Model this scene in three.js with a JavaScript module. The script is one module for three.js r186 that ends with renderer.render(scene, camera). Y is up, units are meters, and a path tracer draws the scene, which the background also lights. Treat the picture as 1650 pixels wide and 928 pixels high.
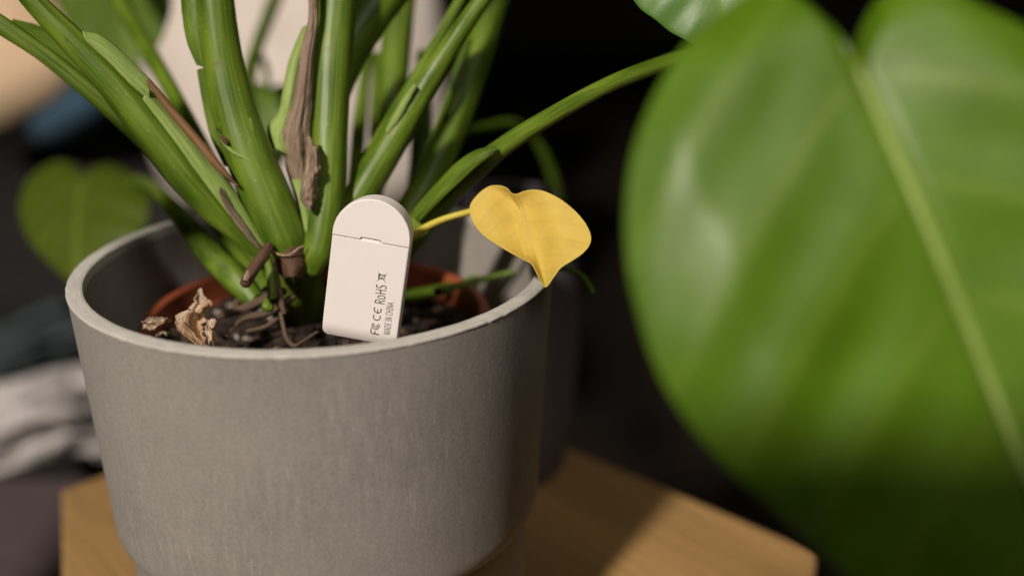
import * as THREE from 'three';
import { mergeGeometries } from 'three/addons/utils/BufferGeometryUtils.js';
import { RoundedBoxGeometry } from 'three/addons/geometries/RoundedBoxGeometry.js';
import { FontLoader } from 'three/addons/loaders/FontLoader.js';
import { RectAreaLightUniformsLib } from 'three/addons/lights/RectAreaLightUniformsLib.js';

// ───────── camera, light, exposure ─────────
RectAreaLightUniformsLib.init();
const scene = new THREE.Scene();
scene.background = new THREE.Color(0x000000);
const PITCH = -20.32 * Math.PI / 180, FOV = 30, PW = 1650, PH = 928;
const RIM = 0.19;                                   // height of the planter's rim; the tabletop is y = 0
const CAM = new THREE.Vector3(0.0824, RIM + 0.1474, 0.4310);
const camera = new THREE.PerspectiveCamera(FOV, PW / PH, 0.01, 20);
camera.position.copy(CAM);
camera.rotation.set(PITCH, 0, 0);
camera.focus = 0.410;
camera.userData.fStop = 2.6;
camera.updateMatrixWorld(true);
const renderer = new THREE.WebGLRenderer({ antialias: true });
renderer.toneMapping = THREE.LinearToneMapping;
renderer.toneMappingExposure = 1.0;
renderer.shadowMap.enabled = true;

const KEY = new THREE.Vector3(-1.16, 2.22, 2.32);   // unseen lamp, placed up left behind the camera to light the plant
const KEY_AIM = new THREE.Vector3(0, 0.15, 0);
const key = new THREE.SpotLight(new THREE.Color(1.0, 0.893, 0.785), 42, 0, 20 * Math.PI / 180, 0.25, 2);
key.position.copy(KEY); key.target.position.copy(KEY_AIM); key.castShadow = true; key.shadow.radius = 6; key.shadow.mapSize.set(2048, 2048); scene.add(key, key.target);
const ROOM = new THREE.Vector3(0.9, 2.0, 1.3);      // unseen dim panel overhead, placed to lift the shaded right sides
const room = new THREE.RectAreaLight(new THREE.Color(1.0, 0.9, 0.78), 4.1, 1.0, 1.0);
room.position.copy(ROOM); room.lookAt(0.9, 0, 1.3001); scene.add(room);

// ───────── helpers ─────────
const FPX = PH / 2 / Math.tan(FOV * Math.PI / 360);
const V = (x, y, z) => new THREE.Vector3(x, y, z);
const rayDir = (px, py) => V((px - PW / 2) / FPX, -(py - PH / 2) / FPX, -1).applyEuler(camera.rotation);
const P = (px, py, d) => CAM.clone().addScaledVector(rayDir(px, py), d);       // pixel of the photograph + distance ahead -> point
const onY = (px, py, y) => { const r = rayDir(px, py); return CAM.clone().addScaledVector(r, (y - CAM.y) / r.y); };
const onPlane = (px, py, o, n) => { const r = rayDir(px, py); return CAM.clone().addScaledVector(r, o.clone().sub(CAM).dot(n) / r.dot(n)); };
let seed = 7;
const rnd = () => { seed = (seed * 1664525 + 1013904223) >>> 0; return seed / 4294967296; };
const rr = (a, b) => a + (b - a) * rnd();
function h3(x, y, z) { let n = (x * 374761393 + y * 668265263 + z * 1274126177) | 0; n = Math.imul(n ^ (n >>> 13), 1274126177); n ^= n >>> 16; return (n >>> 0) / 4294967296; }
function noise(x, y, z = 0) {
  const xi = Math.floor(x), yi = Math.floor(y), zi = Math.floor(z); let fx = x - xi, fy = y - yi, fz = z - zi;
  fx = fx * fx * (3 - 2 * fx); fy = fy * fy * (3 - 2 * fy); fz = fz * fz * (3 - 2 * fz);
  const l = (a, b, t) => a + (b - a) * t, c = (i, j, k) => h3(xi + i, yi + j, zi + k);
  return l(l(l(c(0, 0, 0), c(1, 0, 0), fx), l(c(0, 1, 0), c(1, 1, 0), fx), fy), l(l(c(0, 0, 1), c(1, 0, 1), fx), l(c(0, 1, 1), c(1, 1, 1), fx), fy), fz) * 2 - 1;
}
const fbm = (x, y, z = 0, o = 4) => { let s = 0, a = 0.5; for (let i = 0; i < o; i++) { s += a * noise(x, y, z); x *= 2.03; y *= 2.03; z *= 2.03; a *= 0.5; } return s; };
// noise that repeats every px, py cells, for textures that wrap
function tnoise(x, y, px, py, s) {
  const xi = Math.floor(x), yi = Math.floor(y); let fx = x - xi, fy = y - yi; fx = fx * fx * (3 - 2 * fx); fy = fy * fy * (3 - 2 * fy);
  const m = (a, b) => ((a % b) + b) % b, c = (i, j) => h3(m(xi + i, px), m(yi + j, py), s);
  const a = c(0, 0) + (c(1, 0) - c(0, 0)) * fx, b = c(0, 1) + (c(1, 1) - c(0, 1)) * fx; return (a + (b - a) * fy) * 2 - 1;
}
const smooth = (a, b, x) => { const t = Math.min(1, Math.max(0, (x - a) / (b - a))); return t * t * (3 - 2 * t); };
function tex(w, h, fn, colour = true) {
  const d = new Uint8Array(w * h * 4);
  for (let j = 0; j < h; j++) for (let i = 0; i < w; i++) {
    const c = fn(i / w, j / h), o = (j * w + i) * 4;
    if (colour) for (let k = 0; k < 3; k++) { const l = Math.min(1, Math.max(0, c[k])); d[o + k] = 255 * (l <= 0.0031308 ? l * 12.92 : 1.055 * l ** (1 / 2.4) - 0.055); }
    else d[o] = d[o + 1] = d[o + 2] = 255 * Math.min(1, Math.max(0, c));
    d[o + 3] = 255;
  }
  const t = new THREE.DataTexture(d, w, h); t.wrapS = t.wrapT = THREE.RepeatWrapping; t.magFilter = THREE.LinearFilter; t.minFilter = THREE.LinearMipmapLinearFilter; t.generateMipmaps = true;
  if (colour) t.colorSpace = THREE.SRGBColorSpace; t.needsUpdate = true; return t;
}
const lin = (r, g, b) => new THREE.Color().setRGB(r, g, b);
const mat = (o) => new THREE.MeshPhysicalMaterial(Object.assign({ side: THREE.DoubleSide }, o));
function mesh(name, geo, m, parent = scene, label) {
  const o = new THREE.Mesh(geo, m); o.name = name; o.castShadow = o.receiveShadow = true; parent.add(o); if (label) o.userData.label = label; return o;
}
function thing(name, label, category, pos = V(0, 0, 0), extra = {}) {
  const g = new THREE.Group(); g.name = name; g.position.copy(pos); g.userData = { label, category, ...extra }; scene.add(g); g.updateMatrixWorld(true); return g;
}
function tagged(o, label, category, extra = {}) { Object.assign(o.userData, { label, category, ...extra }); return o; }
function gridGeo(nu, nv, fn, { uv = null, closeU = false } = {}) {
  const pos = [], uvs = [], idx = [];
  for (let j = 0; j <= nv; j++) for (let i = 0; i <= nu; i++) { const p = fn(i / nu, j / nv); pos.push(p.x, p.y, p.z); const t = uv ? uv(i / nu, j / nv) : [i / nu, j / nv]; uvs.push(t[0], t[1]); }
  for (let j = 0; j < nv; j++) for (let i = 0; i < nu; i++) { const a = j * (nu + 1) + i, b = a + 1, c = a + nu + 1, d = c + 1; idx.push(a, b, d, a, d, c); }
  const g = new THREE.BufferGeometry(); g.setAttribute('position', new THREE.Float32BufferAttribute(pos, 3)); g.setAttribute('uv', new THREE.Float32BufferAttribute(uvs, 2)); g.setIndex(idx); g.computeVertexNormals();
  if (closeU) { const n = g.attributes.normal; for (let j = 0; j <= nv; j++) { const a = j * (nu + 1), b = a + nu, s = V(n.getX(a) + n.getX(b), n.getY(a) + n.getY(b), n.getZ(a) + n.getZ(b)).normalize(); n.setXYZ(a, s.x, s.y, s.z); n.setXYZ(b, s.x, s.y, s.z); } }
  return g;
}
// give a sheet thickness: a second layer pushed back along the normals, and a rim between
function shell(g, t) {
  const n = g.attributes.position.count, p = g.attributes.position.array, no = g.attributes.normal.array, uv = g.attributes.uv.array, col = g.attributes.color?.array;
  const P2 = new Float32Array(n * 6), U2 = new Float32Array(n * 4), C2 = col && new Float32Array(n * 6); P2.set(p); U2.set(uv); U2.set(uv, n * 2); if (col) { C2.set(col); C2.set(col, n * 3); }
  for (let i = 0; i < n * 3; i++) P2[n * 3 + i] = p[i] - no[i] * t;
  const idx = Array.from(g.index.array), out = idx.slice(), edges = new Map();
  for (let i = 0; i < idx.length; i += 3) { const [a, b, c] = [idx[i], idx[i + 1], idx[i + 2]]; out.push(a + n, c + n, b + n); for (const [q, r] of [[a, b], [b, c], [c, a]]) { const k2 = r + '_' + q; if (edges.has(k2)) edges.delete(k2); else edges.set(q + '_' + r, [q, r]); } }
  for (const [q, r] of edges.values()) out.push(q, r + n, r, q, q + n, r + n);
  const o = new THREE.BufferGeometry(); o.setAttribute('position', new THREE.BufferAttribute(P2, 3)); o.setAttribute('uv', new THREE.BufferAttribute(U2, 2)); if (col) o.setAttribute('color', new THREE.BufferAttribute(C2, 3));
  o.setIndex(out); o.computeVertexNormals(); return o;
}
// a stalk swept along traced points [px, py, distance, half width in px]; section(angle, v) scales the radius, angle 0 faces the camera
function stalk(pts, { seg = 48, rad = 18, section = () => 1, wob = 0.02, s = 0, cap = true } = {}) {
  const W = pts.map(p => P(p[0], p[1], p[2])), R = pts.map(p => p[3] * p[2] / FPX);
  const curve = new THREE.CatmullRomCurve3(W, false, 'centripetal'), n = W.length - 1;
  const at = (v) => { const x = v * n, i = Math.min(n - 1, Math.floor(x)), f = x - i, ff = f * f * (3 - 2 * f); return { p: curve.getPoint(v), r: R[i] + (R[i + 1] - R[i]) * (0.5 * f + 0.5 * ff) }; };
  const L = curve.getLength(), extra = cap ? 3 : 0, rows = [];
  for (let j = 0; j <= seg; j++) {
    const v = j / seg, q = at(v), T = curve.getTangent(v), toC = CAM.clone().sub(q.p); toC.addScaledVector(T, -toC.dot(T)).normalize(); const B = V().crossVectors(T, toC);
    rows.push({ ...q, T, N: toC, B, v });
  }
  if (cap) { for (const [k, e] of [[0, -1], [rows.length - 1, 1]]) { const r0 = rows[k], add = [[0.55, 0.8], [0.85, 0.45], [0.95, 0.02]].map(([d, q]) => ({ ...r0, p: r0.p.clone().addScaledVector(r0.T, e * d * r0.r), r: r0.r * q })); if (e < 0) rows.unshift(...add.reverse()); else rows.push(...add); if (e < 0) rows.shift0 = 3; } }
  const nv = rows.length - 1;
  return gridGeo(rad, nv, (u, v) => {
    const r = rows[Math.round(v * nv)], a = u * Math.PI * 2, k = r.r * section(a, r.v) * (1 + wob * fbm(Math.cos(a) * 1.2 + s, Math.sin(a) * 1.2, r.v * L * 60 + s));
    return r.p.clone().addScaledVector(r.N, Math.cos(a) * k).addScaledVector(r.B, Math.sin(a) * k);
  }, { closeU: true, uv: (u, v) => [u, v * L / 0.08] });
}
// a sheet between two traced edges (same number of points [px, py, distance]), arched toward the camera by bulge metres
function sheet(A, B, { nu = 14, nv = 40, bulge = 0.002, rag = 0, wr = 0, fr = 1, t = 0.0005, s = 0, crush = 0 } = {}) {
  const ca = new THREE.CatmullRomCurve3(A.map(p => P(...p)), false, 'centripetal'), cb = new THREE.CatmullRomCurve3(B.map(p => P(...p)), false, 'centripetal');
  const L = ca.getLength();
  return shell(gridGeo(nu, nv, (u, v) => {
    const a = ca.getPoint(v), b = cb.getPoint(v), w = a.distanceTo(b), e = (x) => rag * fbm(v * 22 + x, s + x * 3, 0, 3), uu = u + (u < 0.5 ? e(1) * (1 - 2 * u) : e(7) * (2 * u - 1));
    const p = a.clone().lerp(b, uu), n = CAM.clone().sub(p).normalize();
    const T = ca.getTangent(Math.min(v, 0.999)); n.addScaledVector(T, -n.dot(T)).normalize();
    return p.addScaledVector(n, bulge * (1 - (2 * u - 1) ** 2) + wr * fbm(u * 5 * fr + s, v * L * 45 * fr, s, 4) + wr * 0.6 * noise(u * 9 + s, v * L * 30) + crush * (1 - 2 * Math.abs(noise(u * 2.1 + s, v * 3.3 - s, s))) + crush * 0.5 * (1 - 2 * Math.abs(noise(u * 4.7 - s, v * 6.1, s + 4))) + crush * 0.25 * noise(u * 12, v * 14, s));
  }, { uv: (u, v) => [u, v * L / 0.05] }), t);
}
// a leaf blade: traced outline laid in the plane through three placed points, lifted by height(u, v, rho) in metres (u along the midrib, v across)
function blade(outline, A, T, S, { world = null, nr = 26, na = 160, height = () => 0, colour, t = 0.0004, hub = 0.1 } = {}) {
  const o = world ? world[0].clone() : P(...A), tip = world ? world[1].clone() : P(...T), sd = world ? world[2].clone() : P(...S), U = tip.clone().sub(o), len = U.length(); U.normalize();
  const N = V().crossVectors(U, sd.clone().sub(o)).normalize(); if (N.dot(CAM.clone().sub(o)) < 0) N.negate(); const Wv = V().crossVectors(N, U);
  const loc = world ? outline.map(p => V(p[0] * len, p[1] * len, 0)) : outline.map(p => { const q = onPlane(p[0], p[1], o, N).sub(o); return V(q.dot(U), q.dot(Wv), 0); });
  const c = new THREE.CatmullRomCurve3(loc, true, 'centripetal'), O = c.getPoints(na), hubP = V(len * hub, 0, 0);
  const pos = [], col = [], uv = [], idx = [];
  for (let j = 0; j <= nr; j++) for (let i = 0; i <= na; i++) {
    const rho = (j / nr) ** 0.85, q = hubP.clone().lerp(O[i % na], rho), h = height(q.x / len, q.y / len, rho, i / na), w = o.clone().addScaledVector(U, q.x).addScaledVector(Wv, q.y).addScaledVector(N, h);
    pos.push(w.x, w.y, w.z); uv.push(q.x / 0.05, q.y / 0.05); const k = colour ? colour(q.x / len, q.y / len, rho) : [1, 1, 1]; col.push(...k);
  }
  for (let j = 0; j < nr; j++) for (let i = 0; i < na; i++) { const a = j * (na + 1) + i, b = a + 1, d = a + na + 1, e = d + 1; idx.push(a, d, e, a, e, b); }
  let g = new THREE.BufferGeometry(); g.setAttribute('position', new THREE.Float32BufferAttribute(pos, 3)); g.setAttribute('color', new THREE.Float32BufferAttribute(col, 3)); g.setAttribute('uv', new THREE.Float32BufferAttribute(uv, 2)); g.setIndex(idx); g.computeVertexNormals();
  { const n = g.attributes.normal; for (let j = 0; j <= nr; j++) { const a = j * (na + 1), b = a + na, s = V(n.getX(a) + n.getX(b), n.getY(a) + n.getY(b), n.getZ(a) + n.getZ(b)).normalize(); n.setXYZ(a, s.x, s.y, s.z); n.setXYZ(b, s.x, s.y, s.z); } 
    const m = V(); for (let i = 0; i <= na; i++) m.add(V(n.getX(i + na + 1), n.getY(i + na + 1), n.getZ(i + na + 1))); m.normalize(); for (let i = 0; i <= na; i++) n.setXYZ(i, m.x, m.y, m.z); }
  const flip = V().fromArray(g.attributes.normal.array, 0).dot(N) < 0;
  if (flip) { const ix = g.index.array; for (let i = 0; i < ix.length; i += 3) { const q = ix[i]; ix[i] = ix[i + 1]; ix[i + 1] = q; } const n = g.attributes.normal.array; for (let i = 0; i < n.length; i++) n[i] = -n[i]; }
  g = shell(g, t); g.userData = {}; return { geo: g, o, U, Wv, N, len };
}
function lathe(prof, seg = 128) { return new THREE.LatheGeometry(prof.map(p => new THREE.Vector2(p[0], p[1])), seg); }
function displace(g, fn) { const p = g.attributes.position, v = V(); for (let i = 0; i < p.count; i++) { v.fromBufferAttribute(p, i); fn(v); p.setXYZ(i, v.x, v.y, v.z); } g.computeVertexNormals(); return g; }

// ───────── materials ─────────
const concreteAt = (u, v) => {
  const streak = tnoise(u * 520, v * 30, 520, 30, 1) * 0.6 + tnoise(u * 260, v * 14, 260, 14, 2) * 0.35;
  const cloud = tnoise(u * 14, v * 5, 14, 5, 3) * 0.6 + tnoise(u * 40, v * 13, 40, 13, 4) * 0.4, grain = tnoise(u * 900, v * 300, 900, 300, 5);
  const patch = Math.max(0, tnoise(u * 26, v * 6, 26, 6, 8) + 0.25);
  const spot = (n, m, p, sd, el) => { const i = Math.floor(u * n), j = Math.floor(v * m), r = h3(i, j, sd); if (r < p) return 0; const cx = 0.3 + 0.4 * h3(i, j, sd + 1), cy = 0.3 + 0.4 * h3(i, j, sd + 2), R = 0.08 + 0.2 * h3(i, j, sd + 3), d = Math.hypot(u * n - i - cx, (v * m - j - cy) * el); return smooth(R, R * 0.4, d); };
  const pit = spot(300, 95, 0.9975, 90, 1), scratch = Math.max(spot(360, 26, 0.93, 94, 0.35), spot(520, 40, 0.93, 98, 0.3)) * (0.4 + patch);
  return { streak, cloud, grain, pit, patch, scratch };
};
const M = {};
M.concrete = mat({
  map: tex(2048, 768, (u, v) => { const q = concreteAt(u, v), k = 1 + q.streak * 0.10 * (0.35 + q.patch) + q.cloud * 0.10 + q.grain * 0.11 - q.pit * 0.6 + q.scratch * 0.22; return [0.27 * k, 0.251 * k, 0.229 * k]; }),
  bumpMap: tex(2048, 768, (u, v) => { const q = concreteAt(u, v); return 0.5 + q.streak * 0.10 + q.grain * 0.16 + q.cloud * 0.08 - q.pit * 0.4; }, false), bumpScale: 0.0001, roughness: 0.72 });
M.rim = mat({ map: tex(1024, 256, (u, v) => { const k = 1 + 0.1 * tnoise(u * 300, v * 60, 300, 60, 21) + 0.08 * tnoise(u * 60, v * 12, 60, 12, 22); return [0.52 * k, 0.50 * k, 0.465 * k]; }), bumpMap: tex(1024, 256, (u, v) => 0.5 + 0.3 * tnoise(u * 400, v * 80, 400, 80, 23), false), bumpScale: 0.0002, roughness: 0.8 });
M.plasticPot = mat({ color: lin(0.30, 0.075, 0.03), roughness: 0.5 });
M.soil = mat({ vertexColors: true, roughness: 0.95 });
const stemTex = (base, hi, s) => tex(256, 1024, (u, v) => {
  const k = 0.5 + 0.5 * (0.4 * tnoise(u * 42, v * 8, 42, 8, s) + 0.35 * tnoise(u * 90, v * 14, 90, 14, s + 1) + 0.9 * tnoise(u * 5, v * 5, 5, 5, s + 2) + 0.5 * tnoise(u * 14, v * 9, 14, 9, s + 3));
  const cell = (n, m, p, sd) => { const i = Math.floor(u * n), j = Math.floor(v * m); if (h3(i, j, sd) < p) return 0; const d = Math.hypot(u * n - i - 0.5, (v * m - j - 0.5) * 1.2); return smooth(0.45, 0.1, d + 0.25 * noise(u * 200, v * 400, sd)); };
  const speck = cell(60, 150, 0.992, s + 5), scar = cell(11, 30, 0.988, s + 6) * 0.8, m = Math.min(1, Math.max(0, k));
  return base.map((b, i) => { const c = b + (hi[i] - b) * m + speck * [0.2, 0.22, 0.12][i]; return c + ([0.10, 0.075, 0.025][i] - c) * scar; });
});
const stemBump = tex(256, 256, (u, v) => 0.5 + 0.25 * tnoise(u * 60, v * 3, 60, 3, 31) + 0.2 * tnoise(u * 24, v * 12, 24, 12, 32), false);
const stemMat = (base, hi, s, o = {}) => mat({ map: stemTex(base, hi, s), bumpMap: stemBump, bumpScale: 0.00028, roughness: 0.45, specularIntensity: 0.9, ...o });
M.stem = stemMat([0.046, 0.098, 0.003], [0.138, 0.212, 0.017], 40);
M.sheathPale = stemMat([0.19, 0.29, 0.055], [0.30, 0.40, 0.11], 80, { roughness: 0.62 });
M.yellowStalk = stemMat([0.45, 0.38, 0.03], [0.60, 0.50, 0.06], 90);
const fibre = (s, a, b) => ({
  map: tex(256, 512, (u, v) => { const k = 0.5 + 0.5 * (0.5 * tnoise(u * 30, v * 4, 30, 4, s) + 0.4 * tnoise(u * 70, v * 10, 70, 10, s + 1) + 0.4 * tnoise(u * 5, v * 5, 5, 5, s + 2)); const m = Math.min(1, Math.max(0, k)); return a.map((q, i) => q + (b[i] - q) * m); }),
  bumpMap: tex(256, 512, (u, v) => 0.5 + 0.4 * tnoise(u * 26, v * 3, 26, 3, s + 6) + 0.15 * tnoise(u * 60, v * 14, 60, 14, s + 7), false), bumpScale: 0.00025, roughness: 0.8 });
M.dryBract = mat(fibre(110, [0.075, 0.045, 0.027], [0.36, 0.265, 0.19]));
M.dryBrown = mat(fibre(130, [0.16, 0.075, 0.03], [0.34, 0.185, 0.085]));
M.dryTan = mat(fibre(150, [0.26, 0.155, 0.075], [0.58, 0.44, 0.29]));
M.crumple = mat({ map: tex(256, 256, (u, v) => { const k = 0.5 + 0.5 * (0.6 * tnoise(u * 5, v * 4, 5, 4, 161) + 0.4 * tnoise(u * 17, v * 13, 17, 13, 162) + 0.25 * tnoise(u * 50, v * 50, 50, 50, 163)), w = smooth(0.1, 0.6, tnoise(u * 3, v * 3, 3, 3, 164)); return [0.22 + 0.3 * k + 0.14 * w, 0.125 + 0.21 * k + 0.17 * w, 0.06 + 0.13 * k + 0.18 * w]; }), roughness: 0.85, bumpMap: tex(256, 256, (u, v) => 0.5 + 0.3 * tnoise(u * 14, v * 14, 14, 14, 165) + 0.2 * tnoise(u * 40, v * 40, 40, 40, 166), false), bumpScale: 0.0004 });
M.darkBark = mat(fibre(170, [0.045, 0.02, 0.01], [0.13, 0.066, 0.035]));
M.root = mat(fibre(190, [0.05, 0.03, 0.018], [0.16, 0.105, 0.065]));
M.leaf = mat({ vertexColors: true, roughness: 0.47, specularIntensity: 1, bumpMap: tex(256, 256, (u, v) => 0.5 + 0.3 * tnoise(u * 60, v * 60, 60, 60, 201) + 0.2 * tnoise(u * 17, v * 17, 17, 17, 202), false), bumpScale: 0.00006 });
M.yellowLeaf = mat({ vertexColors: true, roughness: 0.68, bumpMap: tex(256, 256, (u, v) => 0.5 + 0.3 * tnoise(u * 90, v * 90, 90, 90, 211) + 0.2 * tnoise(u * 25, v * 25, 25, 25, 212), false), bumpScale: 0.00012 });
M.white = mat({ map: tex(256, 256, (u, v) => { const k = 1 + 0.012 * tnoise(u * 80, v * 80, 80, 80, 221); return [0.80 * k, 0.755 * k, 0.735 * k]; }), roughness: 0.48, bumpMap: tex(256, 256, (u, v) => 0.5 + 0.4 * tnoise(u * 128, v * 128, 128, 128, 222), false), bumpScale: 0.00003 });
M.ink = mat({ color: lin(0.035, 0.028, 0.028), roughness: 0.7 });
M.steel = mat({ color: lin(0.6, 0.6, 0.6), metalness: 1, roughness: 0.3 });
M.wood = mat({
  map: tex(512, 1024, (u, v) => { const g = Math.sin((u * 46 + 1.6 * tnoise(u * 5, v * 3, 5, 3, 231)) * 6.28) * 0.5 + 0.5, k = 0.82 + 0.18 * g * g + 0.14 * tnoise(u * 160, v * 10, 160, 10, 232) + 0.14 * tnoise(u * 8, v * 3, 8, 3, 233); return [0.42 * k, 0.255 * k, 0.10 * k]; }), roughness: 0.5 });
M.darkFloor = mat({ map: tex(256, 512, (u, v) => { const k = 0.8 + 0.3 * tnoise(u * 40, v * 6, 40, 6, 301) + 0.2 * tnoise(u * 6, v * 3, 6, 3, 302); return [0.026 * k, 0.018 * k, 0.013 * k]; }), roughness: 0.6 });  // near black: background darkness put into the floor colour
M.wallPaint = mat({ color: lin(0.16, 0.15, 0.14), roughness: 0.95 });
M.charcoal = mat({ color: lin(0.009, 0.0085, 0.008), roughness: 0.95 });  // near black, so the sofa keeps the background dark
const cloth = (r, g, b, s) => mat({ map: tex(256, 256, (u, v) => { const k = 1 + 0.08 * tnoise(u * 120, v * 120, 120, 120, s) + 0.1 * tnoise(u * 9, v * 9, 9, 9, s + 1); return [r * k, g * k, b * k]; }), roughness: 0.95, sheen: 0.3 });
M.beigeCloth = cloth(0.80, 0.72, 0.65, 241); M.creamCloth = cloth(0.84, 0.62, 0.40, 251); M.blueCloth = cloth(0.05, 0.11, 0.17, 261);
M.greyCloth = cloth(0.52, 0.49, 0.48, 271); M.tealCloth = cloth(0.035, 0.05, 0.055, 281); M.mauveCloth = cloth(0.085, 0.062, 0.066, 291);
M.vase = mat({ color: lin(0.10, 0.092, 0.10), roughness: 0.6 });

// ───────── setting ─────────
{
  const fl = mesh('floor', displace(new THREE.BoxGeometry(9, 0.05, 9), () => {}), M.darkFloor); fl.position.set(0, -0.475, -1.5); fl.userData.kind = 'structure'; fl.userData.label = 'dark brown floor around the table';
  const wl = mesh('wall', new THREE.BoxGeometry(9, 3.2, 0.05), M.wallPaint); wl.position.set(0, 1.15, -5.5); wl.userData.kind = 'structure'; wl.userData.label = 'grey wall far behind the plant';
}
// ───────── side table under the planter ─────────
{
  const t = thing('side_table', 'angular light wooden side table under the grey planter', 'table', V(0, -0.45, 0));
  const corner = [[-0.185, -0.131], [-0.07, -0.245], [0.085, -0.212], [0.246, -0.067], [0.178, 0.13], [-0.068, 0.165]];
  const sh = new THREE.Shape(corner.map(c => new THREE.Vector2(c[0], -c[1])));
  const g = new THREE.ExtrudeGeometry(sh, { depth: 0.022, bevelEnabled: true, bevelThickness: 0.003, bevelSize: 0.003, bevelSegments: 3 });
  { const p = g.attributes.position, u = g.attributes.uv; for (let i = 0; i < p.count; i++) u.setXY(i, (p.getX(i) * 0.75 + p.getY(i) * 0.66) / 0.3, (p.getX(i) * 0.66 - p.getY(i) * 0.75) / 0.5); }
  g.rotateX(-Math.PI / 2); g.translate(0, -0.025, 0);
  const top = mesh('tabletop', g, M.wood, t); top.position.y = 0.45;
  for (const [x, z] of [[-0.12, -0.11], [0.03, -0.17], [0.16, -0.05], [0.12, 0.09], [-0.08, 0.11]]) { const l = mesh('leg', new THREE.CylinderGeometry(0.016, 0.011, 0.425, 20), M.wood, t); l.position.set(x, 0.2125, z); }
}
// ───────── grey planter ─────────
const planter = thing('planter', 'tall grey concrete look planter holding the plant and the white sensor', 'planter');
{
  const rT = 0.0996, taper = 0.042, wallR = (y) => rT + (y - RIM) * taper;
  const prof = [[0.0001, 0.004], [0.07, 0.004], [0.084, 0.002], [0.0875, 0.006], [0.0882, 0.045], [0.0886, 0.0742], [0.0890, 0.0756], [0.0887, 0.0767], [0.0877, 0.0770]];
  for (const [r, y] of [[0.0883, 0.0773], [0.0906, 0.0780], [0.0923, 0.0793], [0.0934, 0.0812], [0.0941, 0.0838], [0.0945, 0.087], [0.0947, 0.0935]]) prof.push([r, y]);
  for (let i = 1; i <= 30; i++) { const y = 0.0935 + (RIM - 0.0012 - 0.0935) * i / 30; prof.push([0.0947 + (rT - 0.0947) * i / 30, y]); }
  const body = lathe(prof, 240); { const u = body.attributes.uv, p = body.attributes.position; for (let i = 0; i < p.count; i++) u.setY(i, p.getY(i) / 0.2); }
  displace(body, v => { const r = Math.hypot(v.x, v.z), k = 1 + 0.0012 * fbm(v.x * 30, v.y * 20, v.z * 30, 3); if (r > 0.02) { v.x *= k; v.z *= k; } });
  mesh('outer_wall', body, M.concrete, planter);
  // rim with softly worn edges and a chip, and the inner wall
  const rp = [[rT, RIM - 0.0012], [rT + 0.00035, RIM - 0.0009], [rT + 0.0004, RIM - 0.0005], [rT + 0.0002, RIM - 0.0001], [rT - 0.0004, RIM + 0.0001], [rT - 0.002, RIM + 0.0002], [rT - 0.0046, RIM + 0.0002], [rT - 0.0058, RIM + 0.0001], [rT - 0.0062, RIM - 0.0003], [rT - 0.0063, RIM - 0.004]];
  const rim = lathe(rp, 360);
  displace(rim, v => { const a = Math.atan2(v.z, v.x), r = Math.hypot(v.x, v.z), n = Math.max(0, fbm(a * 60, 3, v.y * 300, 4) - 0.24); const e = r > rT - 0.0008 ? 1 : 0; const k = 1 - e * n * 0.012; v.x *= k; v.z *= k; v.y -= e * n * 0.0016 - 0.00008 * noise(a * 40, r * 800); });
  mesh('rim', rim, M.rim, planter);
  const inner = lathe([[rT - 0.0063, RIM - 0.004], [0.088, 0.09], [0.078, 0.03], [0.07, 0.014], [0.0001, 0.014]].reverse(), 160);
  mesh('inner_wall', inner, M.concrete, planter);
}
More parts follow.
